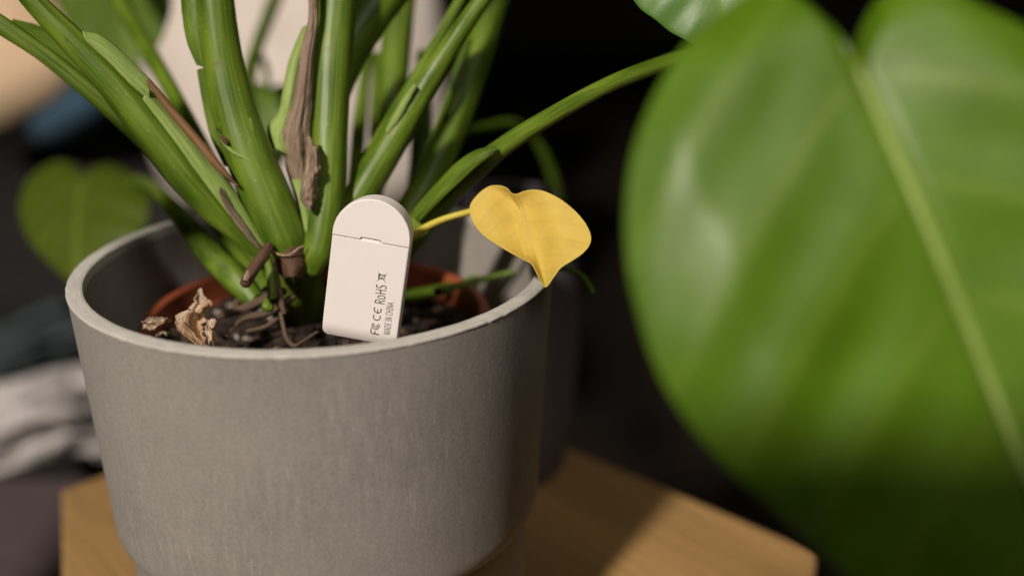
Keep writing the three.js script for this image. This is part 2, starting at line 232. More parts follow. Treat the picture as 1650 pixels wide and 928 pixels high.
// ───────── terracotta nursery pot with soil ─────────
const NP = V(-0.004, 0.014, -0.014), NR = 0.0755, NY = 0.162;
const nursery = thing('nursery_pot', 'thin terracotta coloured plastic nursery pot inside the grey planter', 'plant pot', NP);
{
  const y = NY - NP.y;
  const wall = lathe([[0.0001, 0], [0.052, 0], [0.055, 0.003], [NR - 0.008, y - 0.012]], 120); mesh('pot_wall', wall, M.plasticPot, nursery);
  const rim = lathe([[NR - 0.008, y - 0.012], [NR - 0.002, y - 0.0115], [NR, y - 0.009], [NR + 0.0006, y - 0.001], [NR - 0.0004, y], [NR - 0.0032, y - 0.0002], [NR - 0.0044, y - 0.001], [NR - 0.0052, y - 0.012], [NR - 0.0095, y - 0.02]], 160); mesh('pot_rim', rim, M.plasticPot, nursery);
}
{
  const y0 = 0.149, R0 = NR - 0.0062, pos = [], col = [], idx = [], nr = 60, na = 200;
  const hh = (x, z) => 0.0035 * fbm(x * 60, z * 60, 1, 4) + 0.0022 * fbm(x * 300, z * 300, 2, 3) + 0.004 * Math.exp(-(x * x + z * z) / 0.0008);
  for (let j = 0; j <= nr; j++) for (let i = 0; i <= na; i++) { const r = R0 * j / nr, a = i / na * 6.2832, x = Math.cos(a) * r, z = Math.sin(a) * r; pos.push(x, hh(x, z), z); const k = 0.8 + 0.6 * fbm(x * 200, z * 200, 5, 3); col.push(0.026 * k, 0.015 * k, 0.009 * k); }
  for (let j = 0; j < nr; j++) for (let i = 0; i < na; i++) { const a = j * (na + 1) + i, b = a + 1, c = a + na + 1, d = c + 1; idx.push(a, b, d, a, d, c); }
  const g = new THREE.BufferGeometry(); g.setAttribute('position', new THREE.Float32BufferAttribute(pos, 3)); g.setAttribute('color', new THREE.Float32BufferAttribute(col, 3)); g.setIndex(idx); g.computeVertexNormals();
  const parts = [g.toNonIndexed()];
  const ico = [0, 1, 2].map(k => displace(new THREE.IcosahedronGeometry(1, 1), v => v.multiplyScalar(0.75 + 0.5 * h3(Math.round(v.x * 50), Math.round(v.y * 50), Math.round(v.z * 50) + k))));
  for (let i = 0; i < 4200; i++) {
    const a = rr(0, 6.2832), r = R0 * Math.sqrt(rnd()), x = Math.cos(a) * r, z = Math.sin(a) * r, s = 0.0006 + 0.0022 * rnd() ** 2.5;
    const c = ico[i % 3].clone(); c.deleteAttribute('uv'); c.scale(s * rr(0.7, 1.6), s * rr(0.5, 0.9), s * rr(0.7, 1.3)); c.rotateY(rr(0, 6)); c.rotateX(rr(-0.5, 0.5)); c.translate(x, hh(x, z) + s * 0.25, z);
    const n = c.attributes.position.count, b = rnd(), q = b > 0.985 ? [0.45, 0.42, 0.37] : b > 0.93 ? [0.16, 0.105, 0.06] : b > 0.7 ? [0.055, 0.032, 0.018] : [0.02, 0.012, 0.008], cc = new Float32Array(n * 3); for (let k = 0; k < n; k++) cc.set(q, k * 3);
    c.setAttribute('color', new THREE.BufferAttribute(cc, 3)); parts.push(c);
  }
  const merged = mergeGeometries(parts); const soil = mesh('potting_soil', merged, M.soil); soil.position.set(NP.x, y0, NP.z);
  tagged(soil, 'dark crumbly potting soil in the terracotta nursery pot', 'soil', { kind: 'stuff' });
}
// ───────── dried litter on the soil ─────────
{
  const a = mesh('dried_leaf', sheet([[318, 470, 0.437], [308, 492, 0.435], [288, 510, 0.430], [283, 520, 0.428], [304, 545, 0.424], [322, 560, 0.42]], [[321, 471, 0.437], [334, 495, 0.437], [326, 515, 0.432], [328, 530, 0.428], [332, 548, 0.424], [334, 562, 0.42]], { bulge: 0.003, crush: 0.0045, rag: 0.3, s: 3.3, nu: 50, nv: 80, t: 0.0003 }), M.crumple);
  tagged(a, 'crumpled tan dried leaf standing up from the soil, the largest scrap', 'dried leaf');
  const b = mesh('dried_leaf_001', sheet([[335, 518, 0.428], [331, 532, 0.426], [336, 548, 0.422], [338, 560, 0.42]], [[348, 522, 0.428], [342, 535, 0.426], [348, 545, 0.422], [344, 561, 0.42]], { bulge: 0.001, crush: 0.003, rag: 0.4, s: 9.2, nu: 30, nv: 50, t: 0.0003 }), M.crumple);
  tagged(b, 'narrow tan scrap of dried leaf beside the largest scrap', 'dried leaf');
  const c = mesh('dried_leaf_002', sheet([[232, 517, 0.437], [245, 511, 0.437], [262, 513, 0.436], [274, 509, 0.436]], [[238, 529, 0.434], [250, 531, 0.434], [262, 523, 0.434], [275, 516, 0.435]], { bulge: 0.002, crush: 0.0035, rag: 0.4, s: 14.4, nu: 30, nv: 50, t: 0.0003 }), M.crumple);
  tagged(c, 'curled dried leaf scrap lying against the terracotta pot rim', 'dried leaf');
  const d = mesh('dried_leaf_003', sheet([[252, 537, 0.430], [262, 534, 0.430], [273, 537, 0.429]], [[254, 541, 0.429], [263, 540, 0.429], [272, 541, 0.428]], { bulge: 0.001, crush: 0.002, rag: 0.3, s: 19.1, nu: 16, nv: 24, t: 0.0003 }), M.crumple);
  tagged(d, 'tiny dried scrap on the soil near the terracotta rim', 'dried leaf');
  const tw = mesh('twig', stalk([[452, 505, 0.436, 3.5], [456, 525, 0.432, 4], [462, 545, 0.428, 4.2], [474, 557, 0.424, 4], [490, 549, 0.428, 3.5], [512, 534, 0.434, 3]], { seg: 40, rad: 10, wob: 0.2 }), M.root);
  tagged(tw, 'thin bent brown twig on the soil beside the white sensor', 'twig');
}
// ───────── the plant ─────────
const plantAt = V(-0.005, 0.15, -0.02);
const plant = thing('houseplant', 'leafy green houseplant with thick stalks and heart shaped leaves in the planter', 'plant', plantAt);
function part(name, geo, m, parent = plant, label) { geo.translate(-plantAt.x, -plantAt.y, -plantAt.z); const o = mesh(name, geo, m, parent, label); return o; }
const groove = (at, depth, w) => (a) => 1 - depth * Math.exp(-((((a - at + Math.PI * 3) % (Math.PI * 2) - Math.PI) / w) ** 2));
{
  // short trunk of the crown, half buried
  part('trunk', stalk([[488, 525, 0.505, 40], [487, 495, 0.492, 40], [484, 462, 0.477, 38], [478, 428, 0.462, 32]], { wob: 0.14 }), M.stem);
  // the two thick stalks in front
  const s1 = part('leaf_stalk', stalk([[343, -60, 0.432, 29], [346, 0, 0.434, 30], [357, 90, 0.437, 32], [377, 180, 0.440, 36], [404, 258, 0.442, 39], [430, 320, 0.444, 40], [455, 378, 0.446, 38], [464, 402, 0.448, 33]], { seg: 80, rad: 32, section: groove(1.1, 0.07, 0.3), s: 1 }), M.stem, plant, 'thick dark green stalk with pale scars leaning left');
  part('sheath_wing', sheet([[288, -40, 0.437], [293, 10, 0.438], [300, 60, 0.439], [317, 104, 0.441]], [[322, -40, 0.434], [324, 10, 0.435], [330, 60, 0.437], [336, 112, 0.439]], { bulge: 0.002, rag: 0.02 }), M.stem, s1);
  part('sheath_wing', sheet([[318, 112, 0.442], [326, 160, 0.443], [340, 220, 0.444], [362, 268, 0.445]], [[338, 108, 0.439], [346, 160, 0.441], [360, 220, 0.443], [376, 268, 0.444]], { bulge: 0.001, rag: 0.02, s: 4 }), M.stem, s1);
  for (const q of [[[355, 226, 0.4325, 2.2], [375, 245, 0.4318, 3], [397, 256, 0.4325, 3], [413, 268, 0.4342, 2]], [[402, 190, 0.4342, 2], [410, 230, 0.4343, 2.4], [416, 255, 0.4343, 2.4], [420, 278, 0.4352, 2]]]) part('scar_ridge', stalk(q, { seg: 20, rad: 8, cap: false }), M.sheathPale, s1);
  part('blemish', stalk([[357, 221, 0.4318, 3], [361, 226, 0.4315, 5], [367, 233, 0.4313, 3]], { seg: 8, rad: 10 }), M.darkBark, s1);
  part('blemish', stalk([[349, 207, 0.433, 2], [350, 211, 0.433, 2.2]], { seg: 4, rad: 8 }), M.darkBark, s1);
  const s2 = part('leaf_stalk', stalk([[548, -70, 0.456, 33], [543, 0, 0.455, 32], [535, 100, 0.453, 32], [530, 200, 0.451, 31], [528, 280, 0.449, 30], [523, 350, 0.448, 30], [512, 405, 0.448, 27], [500, 438, 0.449, 16]], { seg: 80, rad: 32, section: groove(-1.2, 0.05, 0.35), s: 5 }), M.stem, plant, 'thick upright stalk rising behind the white sensor');
  // dry papery bracts between them
  part('dry_bract', sheet([[496, -40, 0.442], [498, 30, 0.442], [488, 70, 0.441], [478, 140, 0.441], [464, 190, 0.443], [455, 225, 0.446], [460, 262, 0.450], [474, 312, 0.452], [486, 345, 0.452]], [[512, -40, 0.444], [511, 30, 0.444], [506, 80, 0.444], [502, 150, 0.444], [499, 200, 0.444], [498, 235, 0.444], [497, 270, 0.446], [494, 312, 0.448], [494, 345, 0.45]], { bulge: 0.003, wr: 0.0008, crush: 0.0009, fr: 1.8, rag: 0.09, s: 6, nu: 44, nv: 120 }), M.dryBract, plant, 'brown papery dry sheath between the thick stalks');
  part('dry_bract', sheet([[497, 222, 0.437], [494, 260, 0.436], [486, 300, 0.436], [485, 322, 0.437], [497, 337, 0.438]], [[500, 224, 0.437], [513, 250, 0.436], [514, 285, 0.436], [511, 312, 0.437], [499, 338, 0.438]], { bulge: 0.002, wr: 0.0008, crush: 0.0014, fr: 1.6, rag: 0.12, s: 8, nu: 36, nv: 60 }), M.dryBract);
  part('young_sheath', sheet([[488, 45, 0.452], [466, 100, 0.450], [456, 150, 0.449], [450, 180, 0.449], [432, 206, 0.448], [440, 240, 0.447]], [[496, 45, 0.453], [488, 100, 0.452], [480, 150, 0.451], [474, 190, 0.450], [470, 225, 0.449], [466, 255, 0.448]], { bulge: 0.004, wr: 0.0006 }), M.sheathPale);
  part('young_sheath', sheet([[470, 290, 0.445], [480, 320, 0.444], [490, 365, 0.444], [498, 395, 0.445]], [[494, 290, 0.447], [500, 325, 0.446], [503, 365, 0.446], [506, 395, 0.447]], { bulge: 0.001 }), M.sheathPale);
  // brown node under the left stalk, and the cut aerial root
  part('dry_collar', sheet([[436, 402, 0.447], [442, 424, 0.446], [452, 440, 0.446], [460, 449, 0.446]], [[498, 386, 0.449], [499, 412, 0.449], [497, 432, 0.448], [488, 450, 0.448]], { bulge: 0.0085, wr: 0.0002, fr: 0.5, rag: 0.04, s: 12, nu: 40, nv: 40 }), M.darkBark, plant, 'dark brown dry collar at the foot of the thick stalk');
  part('torn_edge', stalk([[438, 404, 0.4385, 1.4], [450, 410, 0.437, 1.8], [463, 411, 0.4365, 1.5], [474, 405, 0.437, 2], [480, 400, 0.4375, 1.4], [490, 396, 0.439, 1.4]], { seg: 30, rad: 8, wob: 0.5 }), M.dryTan);
  const ar = part('aerial_root', stalk([[432, 398, 0.436, 8], [424, 412, 0.433, 9.5], [410, 432, 0.430, 9.5], [400, 448, 0.428, 10], [394, 459, 0.427, 8.5]], { seg: 40, rad: 20, wob: 0.22 }), M.darkBark, plant, 'short brown cut aerial root');
  part('root_tip', stalk([[399, 438, 0.4225, 3], [397, 446, 0.422, 5], [394, 454, 0.4215, 4]], { seg: 10, rad: 12, wob: 0.3 }), M.dryBract, ar);
  part('aerial_root', stalk([[432, 425, 0.446, 7], [436, 450, 0.444, 8], [438, 470, 0.442, 8], [435, 482, 0.441, 6]], { seg: 24, rad: 14 }), M.stem, plant, 'short pale green young root');
  part('aerial_root', stalk([[440, 430, 0.447, 4], [447, 455, 0.446, 5], [452, 480, 0.444, 5], [458, 510, 0.441, 5]], { seg: 24, rad: 12, wob: 0.25 }), M.root);
  part('aerial_root', stalk([[428, 486, 0.437, 6], [430, 494, 0.436, 10], [438, 497, 0.436, 6]], { seg: 10, rad: 14 }), M.stem, plant, 'small green root bud');
  for (const q of [[[455, 470, 0.452, 12], [420, 485, 0.455, 13], [385, 500, 0.456, 12], [345, 512, 0.452, 9]], [[470, 480, 0.452, 10], [430, 505, 0.450, 10], [390, 515, 0.448, 8], [360, 545, 0.440, 7]], [[440, 480, 0.46, 14], [410, 478, 0.465, 14], [385, 486, 0.466, 12], [375, 505, 0.46, 8]], [[460, 500, 0.445, 7], [430, 525, 0.44, 7], [395, 535, 0.437, 6]]]) part('surface_root', stalk(q.map(p => [p[0], p[1], p[2], p[3] * 0.62]), { seg: 36, rad: 12, wob: 0.3, s: q[0][0] }), M.root);
  // stalks leaning to the left
  const l2 = part('leaf_stalk', stalk([[10, -50, 0.405, 15], [52, 0, 0.41, 18], [118, 68, 0.416, 22], [180, 132, 0.422, 27], [238, 202, 0.428, 31], [296, 277, 0.434, 31], [348, 337, 0.440, 26], [398, 388, 0.445, 15], [436, 425, 0.450, 9]], { seg: 80, rad: 28, section: (a) => groove(-0.7, 0.16, 0.22)(a) * groove(0.35, 0.07, 0.18)(a), s: 9 }), M.stem, plant, 'long green stalk leaning far left with an open sheath');
  part('sheath_wing', sheet([[132, 50, 0.414], [160, 56, 0.416], [195, 82, 0.419], [222, 108, 0.422], [242, 128, 0.424]], [[138, 68, 0.412], [165, 92, 0.414], [195, 122, 0.417], [222, 148, 0.420], [240, 160, 0.422]], { bulge: 0.002, rag: 0.02, s: 2 }), M.sheathPale, l2);
  part('sheath_wing', sheet([[240, 142, 0.425], [285, 190, 0.429], [330, 245, 0.433], [375, 305, 0.437], [402, 350, 0.440], [428, 395, 0.444]], [[228, 160, 0.421], [268, 212, 0.425], [305, 262, 0.429], [345, 320, 0.434], [380, 360, 0.438], [422, 400, 0.443]], { bulge: 0.002, s: 3 }), M.sheathPale, l2);
  part('dry_edge', sheet([[241, 126, 0.419], [280, 172, 0.423], [320, 218, 0.427], [352, 258, 0.430], [376, 290, 0.433]], [[234, 131, 0.419], [270, 182, 0.423], [312, 232, 0.427], [346, 272, 0.430], [384, 303, 0.433]], { bulge: 0.0018, wr: 0.0006, rag: 0.06, s: 5 }), M.dryBrown, l2);
  part('dry_edge', sheet([[354, 300, 0.431], [376, 335, 0.434], [400, 370, 0.437], [420, 400, 0.440]], [[352, 312, 0.430], [368, 345, 0.433], [394, 380, 0.436], [414, 402, 0.440]], { bulge: 0.001, wr: 0.0006, rag: 0.08, s: 7 }), M.dryBract, l2);
  const l1 = part('leaf_stalk', stalk([[-60, 0, 0.425, 15], [0, 40, 0.428, 15], [65, 84, 0.432, 13], [139, 143, 0.437, 14], [200, 195, 0.442, 16], [260, 250, 0.447, 18], [320, 310, 0.452, 18], [380, 375, 0.456, 16], [425, 430, 0.458, 10]], { seg: 70, rad: 24, section: groove(-0.3, 0.22, 0.3), s: 12 }), M.stem, plant, 'lower left stalk with a folded membrane');
  part('sheath_wing', sheet([[20, 30, 0.436], [70, 44, 0.440], [120, 75, 0.444], [170, 130, 0.447], [200, 165, 0.448]], [[10, 46, 0.431], [70, 84, 0.434], [130, 132, 0.438], [180, 172, 0.442], [215, 200, 0.445]], { bulge: 0.001, s: 8 }), M.stem, l1);
  const l3 = part('leaf_stalk', stalk([[170, -80, 0.66, 16], [192, 0, 0.60, 14], [232, 70, 0.555, 13], [272, 140, 0.52, 13], [312, 215, 0.495, 14], [352, 290, 0.478, 15], [420, 400, 0.466, 14]], { seg: 60, rad: 18, s: 15 }), M.stem);
  const l4 = part('leaf_stalk', stalk([[165, 310, 0.75, 7], [205, 295, 0.73, 8], [240, 298, 0.60, 9], [268, 325, 0.503, 12], [300, 362, 0.486, 16], [338, 408, 0.474, 21], [380, 450, 0.466, 23], [415, 490, 0.460, 16]], { seg: 50, rad: 20, s: 18, section: groove(0.3, 0.15, 0.4) }), M.stem);
  part('leaf_stalk', stalk([[330, 330, 0.50, 9], [370, 390, 0.485, 14], [410, 440, 0.472, 16], [430, 470, 0.465, 12]], { seg: 30, rad: 18, s: 19 }), M.stem);
  part('leaf_stalk', stalk([[465, -60, 0.80, 12], [438, 10, 0.74, 11], [412, 80, 0.66, 10], [400, 130, 0.6, 11], [405, 200, 0.54, 13], [440, 320, 0.485, 14], [465, 420, 0.465, 12]], { seg: 50, rad: 16, s: 22 }), M.stem);
  // stalks leaning to the right
  part('leaf_stalk', stalk([[700, -110, 0.49, 38], [617, -10, 0.483, 37], [570, 60, 0.478, 36], [538, 130, 0.474, 33], [515, 220, 0.468, 28], [505, 330, 0.462, 24], [495, 420, 0.458, 20]], { seg: 60, rad: 24, s: 25 }), M.stem, plant, 'broad dark stalk crossing behind the upright one');
  const s4 = part('leaf_stalk', stalk([[1120, -210, 0.425, 11], [930, -160, 0.435, 12], [830, -70, 0.447, 13], [776, 0, 0.452, 14], [735, 60, 0.455, 16], [690, 130, 0.458, 20], [645, 205, 0.460, 25], [600, 280, 0.461, 27], [560, 345, 0.460, 25], [520, 410, 0.459, 20]], { seg: 80, rad: 26, section: groove(1.0, 0.06, 0.3), s: 28 }), M.stem, plant, 'dark green stalk rising right from behind the sensor');
  part('sheath_wing', sheet([[668, 134, 0.4515], [650, 158, 0.4525], [636, 182, 0.4535], [622, 212, 0.4545]], [[671, 138, 0.4505], [657, 164, 0.4515], [643, 190, 0.4525], [625, 215, 0.4545]], { bulge: 0.0008, rag: 0.1 }), M.sheathPale, s4);
  part('leaf_stalk', stalk([[800, -100, 0.50, 8], [744, -5, 0.49, 8.5], [705, 65, 0.482, 9], [668, 130, 0.475, 11], [635, 190, 0.470, 14], [590, 270, 0.466, 16]], { seg: 60, rad: 16, s: 31 }), M.stem);
  const s5 = part('leaf_stalk', stalk([[1386, 112, 0.2675, 14], [1345, 82, 0.278, 14], [1230, 62, 0.325, 13], [1085, 97, 0.372, 12.5], [980, 137, 0.396, 13], [890, 186, 0.414, 14], [820, 230, 0.428, 16], [760, 278, 0.438, 19], [705, 330, 0.446, 22], [660, 385, 0.453, 23], [600, 450, 0.459, 22], [540, 500, 0.459, 18]], { seg: 90, rad: 26, section: groove(0.2, 0.12, 0.25), s: 34 }), M.stem, plant, 'long arching stalk carrying the big near leaf');
  part('sheath_wing', sheet([[800, 238, 0.424], [770, 242, 0.427], [735, 264, 0.432], [700, 300, 0.438], [668, 338, 0.444]], [[806, 240, 0.422], [775, 262, 0.424], [742, 292, 0.429], [706, 326, 0.435], [676, 358, 0.441]], { bulge: 0.0025, s: 3 }), M.stem, s5);
  part('leaf_stalk', stalk([[652, -60, 0.56, 26], [642, 20, 0.552, 25], [634, 120, 0.54, 24], [622, 220, 0.525, 20], [590, 330, 0.50, 18], [540, 430, 0.475, 16]], { seg: 50, rad: 20, s: 37 }), M.stem);
  part('leaf_stalk', stalk([[600, 20, 0.60, 9], [588, 120, 0.58, 9], [578, 210, 0.56, 12], [570, 300, 0.53, 12], [550, 420, 0.49, 10]], { seg: 40, rad: 16, s: 39 }), M.stem);
  part('leaf_stalk', stalk([[608, 90, 0.59, 8], [604, 190, 0.57, 9], [596, 300, 0.53, 9], [560, 430, 0.49, 8]], { seg: 40, rad: 14, s: 41 }), M.stem);
  const s9 = part('leaf_stalk', stalk([[835, -90, 0.55, 20], [795, 0, 0.54, 24], [768, 90, 0.528, 26], [735, 185, 0.515, 27], [700, 270, 0.503, 27], [655, 350, 0.49, 25], [590, 440, 0.475, 20]], { seg: 60, rad: 22, s: 43, section: groove(-0.9, 0.15, 0.4) }), M.stem);
  part('sheath_wing', sheet([[745, 78, 0.512], [729, 120, 0.508], [727, 160, 0.505], [718, 185, 0.503]], [[762, 60, 0.512], [748, 110, 0.508], [738, 160, 0.505], [722, 190, 0.503]], { bulge: 0.001 }), M.stem, s9);
  part('leaf_stalk', stalk([[682, 90, 0.56, 12], [684, 190, 0.55, 12], [676, 300, 0.53, 12], [640, 420, 0.50, 11]], { seg: 40, rad: 14, s: 45 }), M.stem);
  part('leaf_stalk', stalk([[664, 160, 0.58, 7], [668, 240, 0.56, 8], [656, 330, 0.53, 8], [620, 440, 0.50, 7]], { seg: 40, rad: 14, s: 46 }), M.stem);
  part('leaf_stalk', stalk([[905, 408, 0.56, 10], [865, 426, 0.55, 11], [800, 442, 0.535, 11], [735, 462, 0.52, 10], [640, 480, 0.495, 10]], { seg: 40, rad: 16, s: 48 }), M.stem);
  part('leaf_stalk', stalk([[955, 470, 0.46, 4.5], [945, 452, 0.465, 5], [925, 438, 0.475, 4.5], [900, 432, 0.485, 4.5], [820, 440, 0.50, 5], [700, 470, 0.49, 6]], { seg: 40, rad: 12, s: 49 }), M.stem);
  part('leaf_stalk', stalk([[905, 330, 0.72, 8], [880, 255, 0.70, 8], [840, 205, 0.67, 8], [780, 205, 0.62, 7], [700, 225, 0.56, 7]], { seg: 40, rad: 12, s: 50 }), M.stem);
  const sy = part('leaf_stalk', stalk([[846, 338, 0.430, 4], [800, 330, 0.4325, 5.5], [757, 341, 0.434, 5.5], [705, 357, 0.437, 6], [665, 380, 0.441, 6.5], [620, 430, 0.447, 7], [560, 490, 0.452, 7]], { seg: 50, rad: 14, s: 51 }), M.yellowStalk, plant, 'thin yellow stalk of the yellow leaf');
}
// ── blades
{
  // big near leaf: raised quilting between side veins, rolled margin
  const veinPhase = (u, v) => (u - Math.abs(v) * 0.55 - 0.5 * v * v) * 5.6;
  const out = [[1386, 94], [1368, 44], [1332, -18], [1268, -50], [1200, -18], [1150, 22], [1097, 80], [1052, 158], [1021, 242], [1009, 334], [1013, 425], [1032, 510], [1066, 605], [1120, 690], [1180, 758], [1240, 812], [1300, 866], [1370, 928], [1500, 1020], [1690, 1118], [1862, 1170], [1925, 1010], [1972, 780], [1965, 560], [1905, 340], [1790, 150], [1670, 42], [1600, 2], [1525, -40], [1450, -38], [1408, 20]];
  const b = blade(out, [1386, 112, 0.266], [1862, 1170, 0.248], [1010, 334, 0.262], { nr: 60, na: 320, t: 0.0005, hub: 0.06, height: (u, v, rho) => {
    const av = Math.abs(v), q = Math.cos(veinPhase(u, v) * Math.PI * 2);
    return 0.009 * Math.min(av, 0.3) / 0.3 - 0.044 * Math.max(0, rho - 0.52) ** 2 + 0.0006 * q * smooth(0.02, 0.14, av) * (1 - smooth(0.85, 1, rho)) - 0.0022 * Math.exp(-((v / 0.012) ** 2)) - 0.018 * u * u + 0.0022 * fbm(u * 5, v * 5, 3, 2);
  }, colour: (u, v, rho) => {
    const vein = Math.max(Math.exp(-((v / (0.014 - 0.006 * Math.min(1, Math.max(0, u)))) ** 2)) * (u > -0.01 ? 1 : 0), 0.5 * Math.exp(-(((veinPhase(u, v) - Math.round(veinPhase(u, v))) / 0.05) ** 2)) * smooth(0.0, 0.05, Math.abs(v)) * (1 - rho * 0.5));
    const k = 1 + 0.16 * fbm(u * 9, v * 9, 1, 3) + 0.08 * fbm(u * 60, v * 60, 2, 2), c = [0.067 * k, 0.142 * k, 0.002 * k];
    return [c[0] + (0.22 - c[0]) * vein * 0.6, c[1] + (0.30 - c[1]) * vein * 0.6, c[2] + (0.05 - c[2]) * vein * 0.6];
  } });
  const bl = part('leaf', b.geo, M.leaf, plant, 'big glossy heart shaped green leaf in front, out of focus');
  { const pts = []; for (let i = 0; i <= 12; i++) { const u = 0.002 + 0.9 * i / 12; pts.push(b.o.clone().addScaledVector(b.U, u * b.len).addScaledVector(b.N, -0.018 * u * u - 0.0008)); }
    part('midrib', new THREE.TubeGeometry(new THREE.CatmullRomCurve3(pts), 40, 0.0011, 10), M.sheathPale, bl); }
  // yellow leaf
  const yo = [[833, 313], [824, 312], [815, 303], [800, 299], [786, 301], [768, 315], [758, 329], [757, 342], [764, 361], [779, 379], [798, 392], [822, 406], [843, 417], [857, 425], [866, 440], [873, 455], [879, 462], [891, 447], [904, 431], [923, 419], [940, 407], [951, 392], [952, 379], [945, 362], [929, 342], [912, 327], [895, 316], [873, 307], [856, 306], [843, 309]];
  const y = blade(yo, [833, 317, 0.420], [879, 462, 0.3985], [757, 342, 0.424], { nr: 36, na: 200, hub: 0.22, height: (u, v, rho) => -0.0052 * (1 - smooth(0, 0.30, Math.abs(v + 0.02))) * (1 - rho ** 5) - 0.0012 * (1 - rho ** 6) * (v < -0.1 ? 1 : 0.4) + (1 - rho ** 6) * (0.0006 * fbm(u * 4, v * 4, 9, 2) + 0.00022 * Math.cos((u - Math.abs(v) * 0.7) * 24 + 0.8 * noise(u * 5, v * 5)) * smooth(0.04, 0.2, Math.abs(v))),
    colour: (u, v, rho) => { const k = 1 + 0.09 * fbm(u * 7, v * 7, 4, 4), gr = smooth(0.80, 1.02, u) * 0.55 * (0.7 + 0.6 * fbm(u * 20, v * 20, 6)), vp = (u - Math.abs(v + 0.02) * 0.75) * 5.2, sp = (Math.hypot(u - 0.005, v - 0.29) < 0.014 ? 0.45 : 1) * (1 - 0.07 * Math.exp(-(((vp - Math.round(vp)) / 0.06) ** 2))), vn = 1 - 0.10 * Math.exp(-(((v + 0.02) / 0.03) ** 2)); const c = [0.56 * k, 0.40 * k, 0.07 * k]; return [(c[0] + (0.42 - c[0]) * gr) * sp * vn, (c[1] + (0.44 - c[1]) * gr) * sp * vn, (c[2] + (0.08 - c[2]) * gr) * sp * vn]; } });
  part('leaf', y.geo, M.yellowLeaf, plant, 'withering yellow heart shaped leaf resting on the planter rim');
  // blurred leaves behind
  const heartGreen = (a) => (u, v) => { const k = 1 + 0.15 * fbm(u * 8, v * 8, 5, 3), m = 0.6 * Math.exp(-((v / 0.02) ** 2)); return [a[0] * k + 0.08 * m, a[1] * k + 0.10 * m, a[2] * k + 0.02 * m]; };
  const hh = (u, v, rho) => 0.012 * Math.abs(v) - 0.010 * rho ** 3 + 0.0006 * Math.cos((u - Math.abs(v) * 0.7) * 26) * smooth(0.03, 0.2, Math.abs(v));
  const lo = [[130, 268], [112, 252], [88, 247], [54, 264], [28, 300], [23, 335], [36, 376], [66, 412], [95, 438], [112, 452], [150, 424], [190, 396], [220, 364], [233, 336], [234, 306], [216, 280], [187, 258], [157, 249], [140, 254]];
  const lb = blade(lo, [132, 275, 0.735], [112, 452, 0.665], [28, 335, 0.73], { hub: 0.2, height: hh, colour: heartGreen([0.06, 0.09, 0.004]) }); part('leaf', lb.geo, M.leaf, plant, 'round green leaf hanging behind the left of the planter');  // green lowered to stand for the shade it hangs in
  const to = [[170, -130], [150, -160], [110, -150], [80, -90], [76, -30], [100, 25], [150, 62], [205, 86], [245, 55], [266, 5], [270, -60], [240, -130], [200, -160]];
  const tb = blade(to, [172, -120, 0.75], [205, 86, 0.67], [78, -30, 0.725], { hub: 0.25, height: hh, colour: heartGreen([0.07, 0.12, 0.012]) }); part('leaf', tb.geo, M.leaf, plant, 'blurred green leaf behind the left stalks');
  part('leaf_stalk', stalk([[170, -78, 0.668, 15], [171, -100, 0.71, 12], [172, -120, 0.754, 9]], { seg: 12, rad: 12 }), M.stem);
  // leaf and stalk out of view, placed to shade the inside of the planter
  const heart = [[0, 0.0], [-0.1, 0.06], [-0.17, 0.17], [-0.13, 0.31], [0.02, 0.41], [0.22, 0.45], [0.45, 0.40], [0.68, 0.27], [0.88, 0.1], [1, 0], [0.88, -0.1], [0.68, -0.27], [0.45, -0.40], [0.22, -0.45], [0.02, -0.41], [-0.13, -0.31], [-0.17, -0.17], [-0.1, -0.06]];
  const D = KEY.clone().sub(V(-0.06, 0.165, -0.06)).normalize(), side = V(1, 0, 0).addScaledVector(D, -D.x).normalize(), lift = V().crossVectors(D, side);
  const spot = (t, x, y) => V(-0.06, 0.165, -0.06).addScaledVector(D, t).addScaledVector(side, x).addScaledVector(lift, y);
  const a0 = spot(0.34, -0.004, 0.013), a1 = spot(0.335, 0.036, -0.004), a2 = spot(0.34, -0.01, -0.03);
  const shadeLeaf = blade(heart, 0, 0, 0, { world: [a0, a1, a2], hub: 0.2, height: hh, colour: heartGreen([0.07, 0.15, 0.012]) }); part('leaf', shadeLeaf.geo, M.leaf, plant, 'unseen green leaf placed to shade the inside of the planter');
  { const q = P(-60, 0, 0.425), c = new THREE.CatmullRomCurve3([P(0, 40, 0.428), q, q.clone().lerp(a0, 0.5).add(V(-0.02, 0.02, 0)), a0.clone().addScaledVector(D, -0.002)]); part('leaf_stalk', new THREE.TubeGeometry(c, 40, 0.0032, 12), M.stem); }
  const co = [[432, 128], [412, 122], [392, 150], [388, 195], [402, 240], [428, 275], [458, 245], [478, 200], [474, 155], [452, 124]];
  const cb = blade(co, [432, 138, 0.66], [428, 275, 0.64], [390, 195, 0.65], { hub: 0.25, height: hh, colour: heartGreen([0.07, 0.13, 0.010]) }); part('leaf', cb.geo, M.leaf, plant, 'small blurred leaf deep between the stalks');
  part('leaf_stalk', stalk([[432, 138, 0.662, 5], [424, 100, 0.675, 6], [414, 86, 0.667, 7]], { seg: 12, rad: 10 }), M.stem);
  const ro = [[1120, -200], [1090, -225], [1030, -210], [985, -140], [988, -60], [1030, 0], [1065, 26], [1118, 56], [1180, 70], [1250, 30], [1280, -60], [1250, -160], [1190, -225], [1145, -220]];
  const rb = blade(ro, [1120, -195, 0.425], [1180, 70, 0.405], [988, -60, 0.42], { hub: 0.25, height: hh, colour: heartGreen([0.07, 0.16, 0.02]) }); part('leaf', rb.geo, M.leaf, plant, 'green leaf tip above the arching stalk');
}
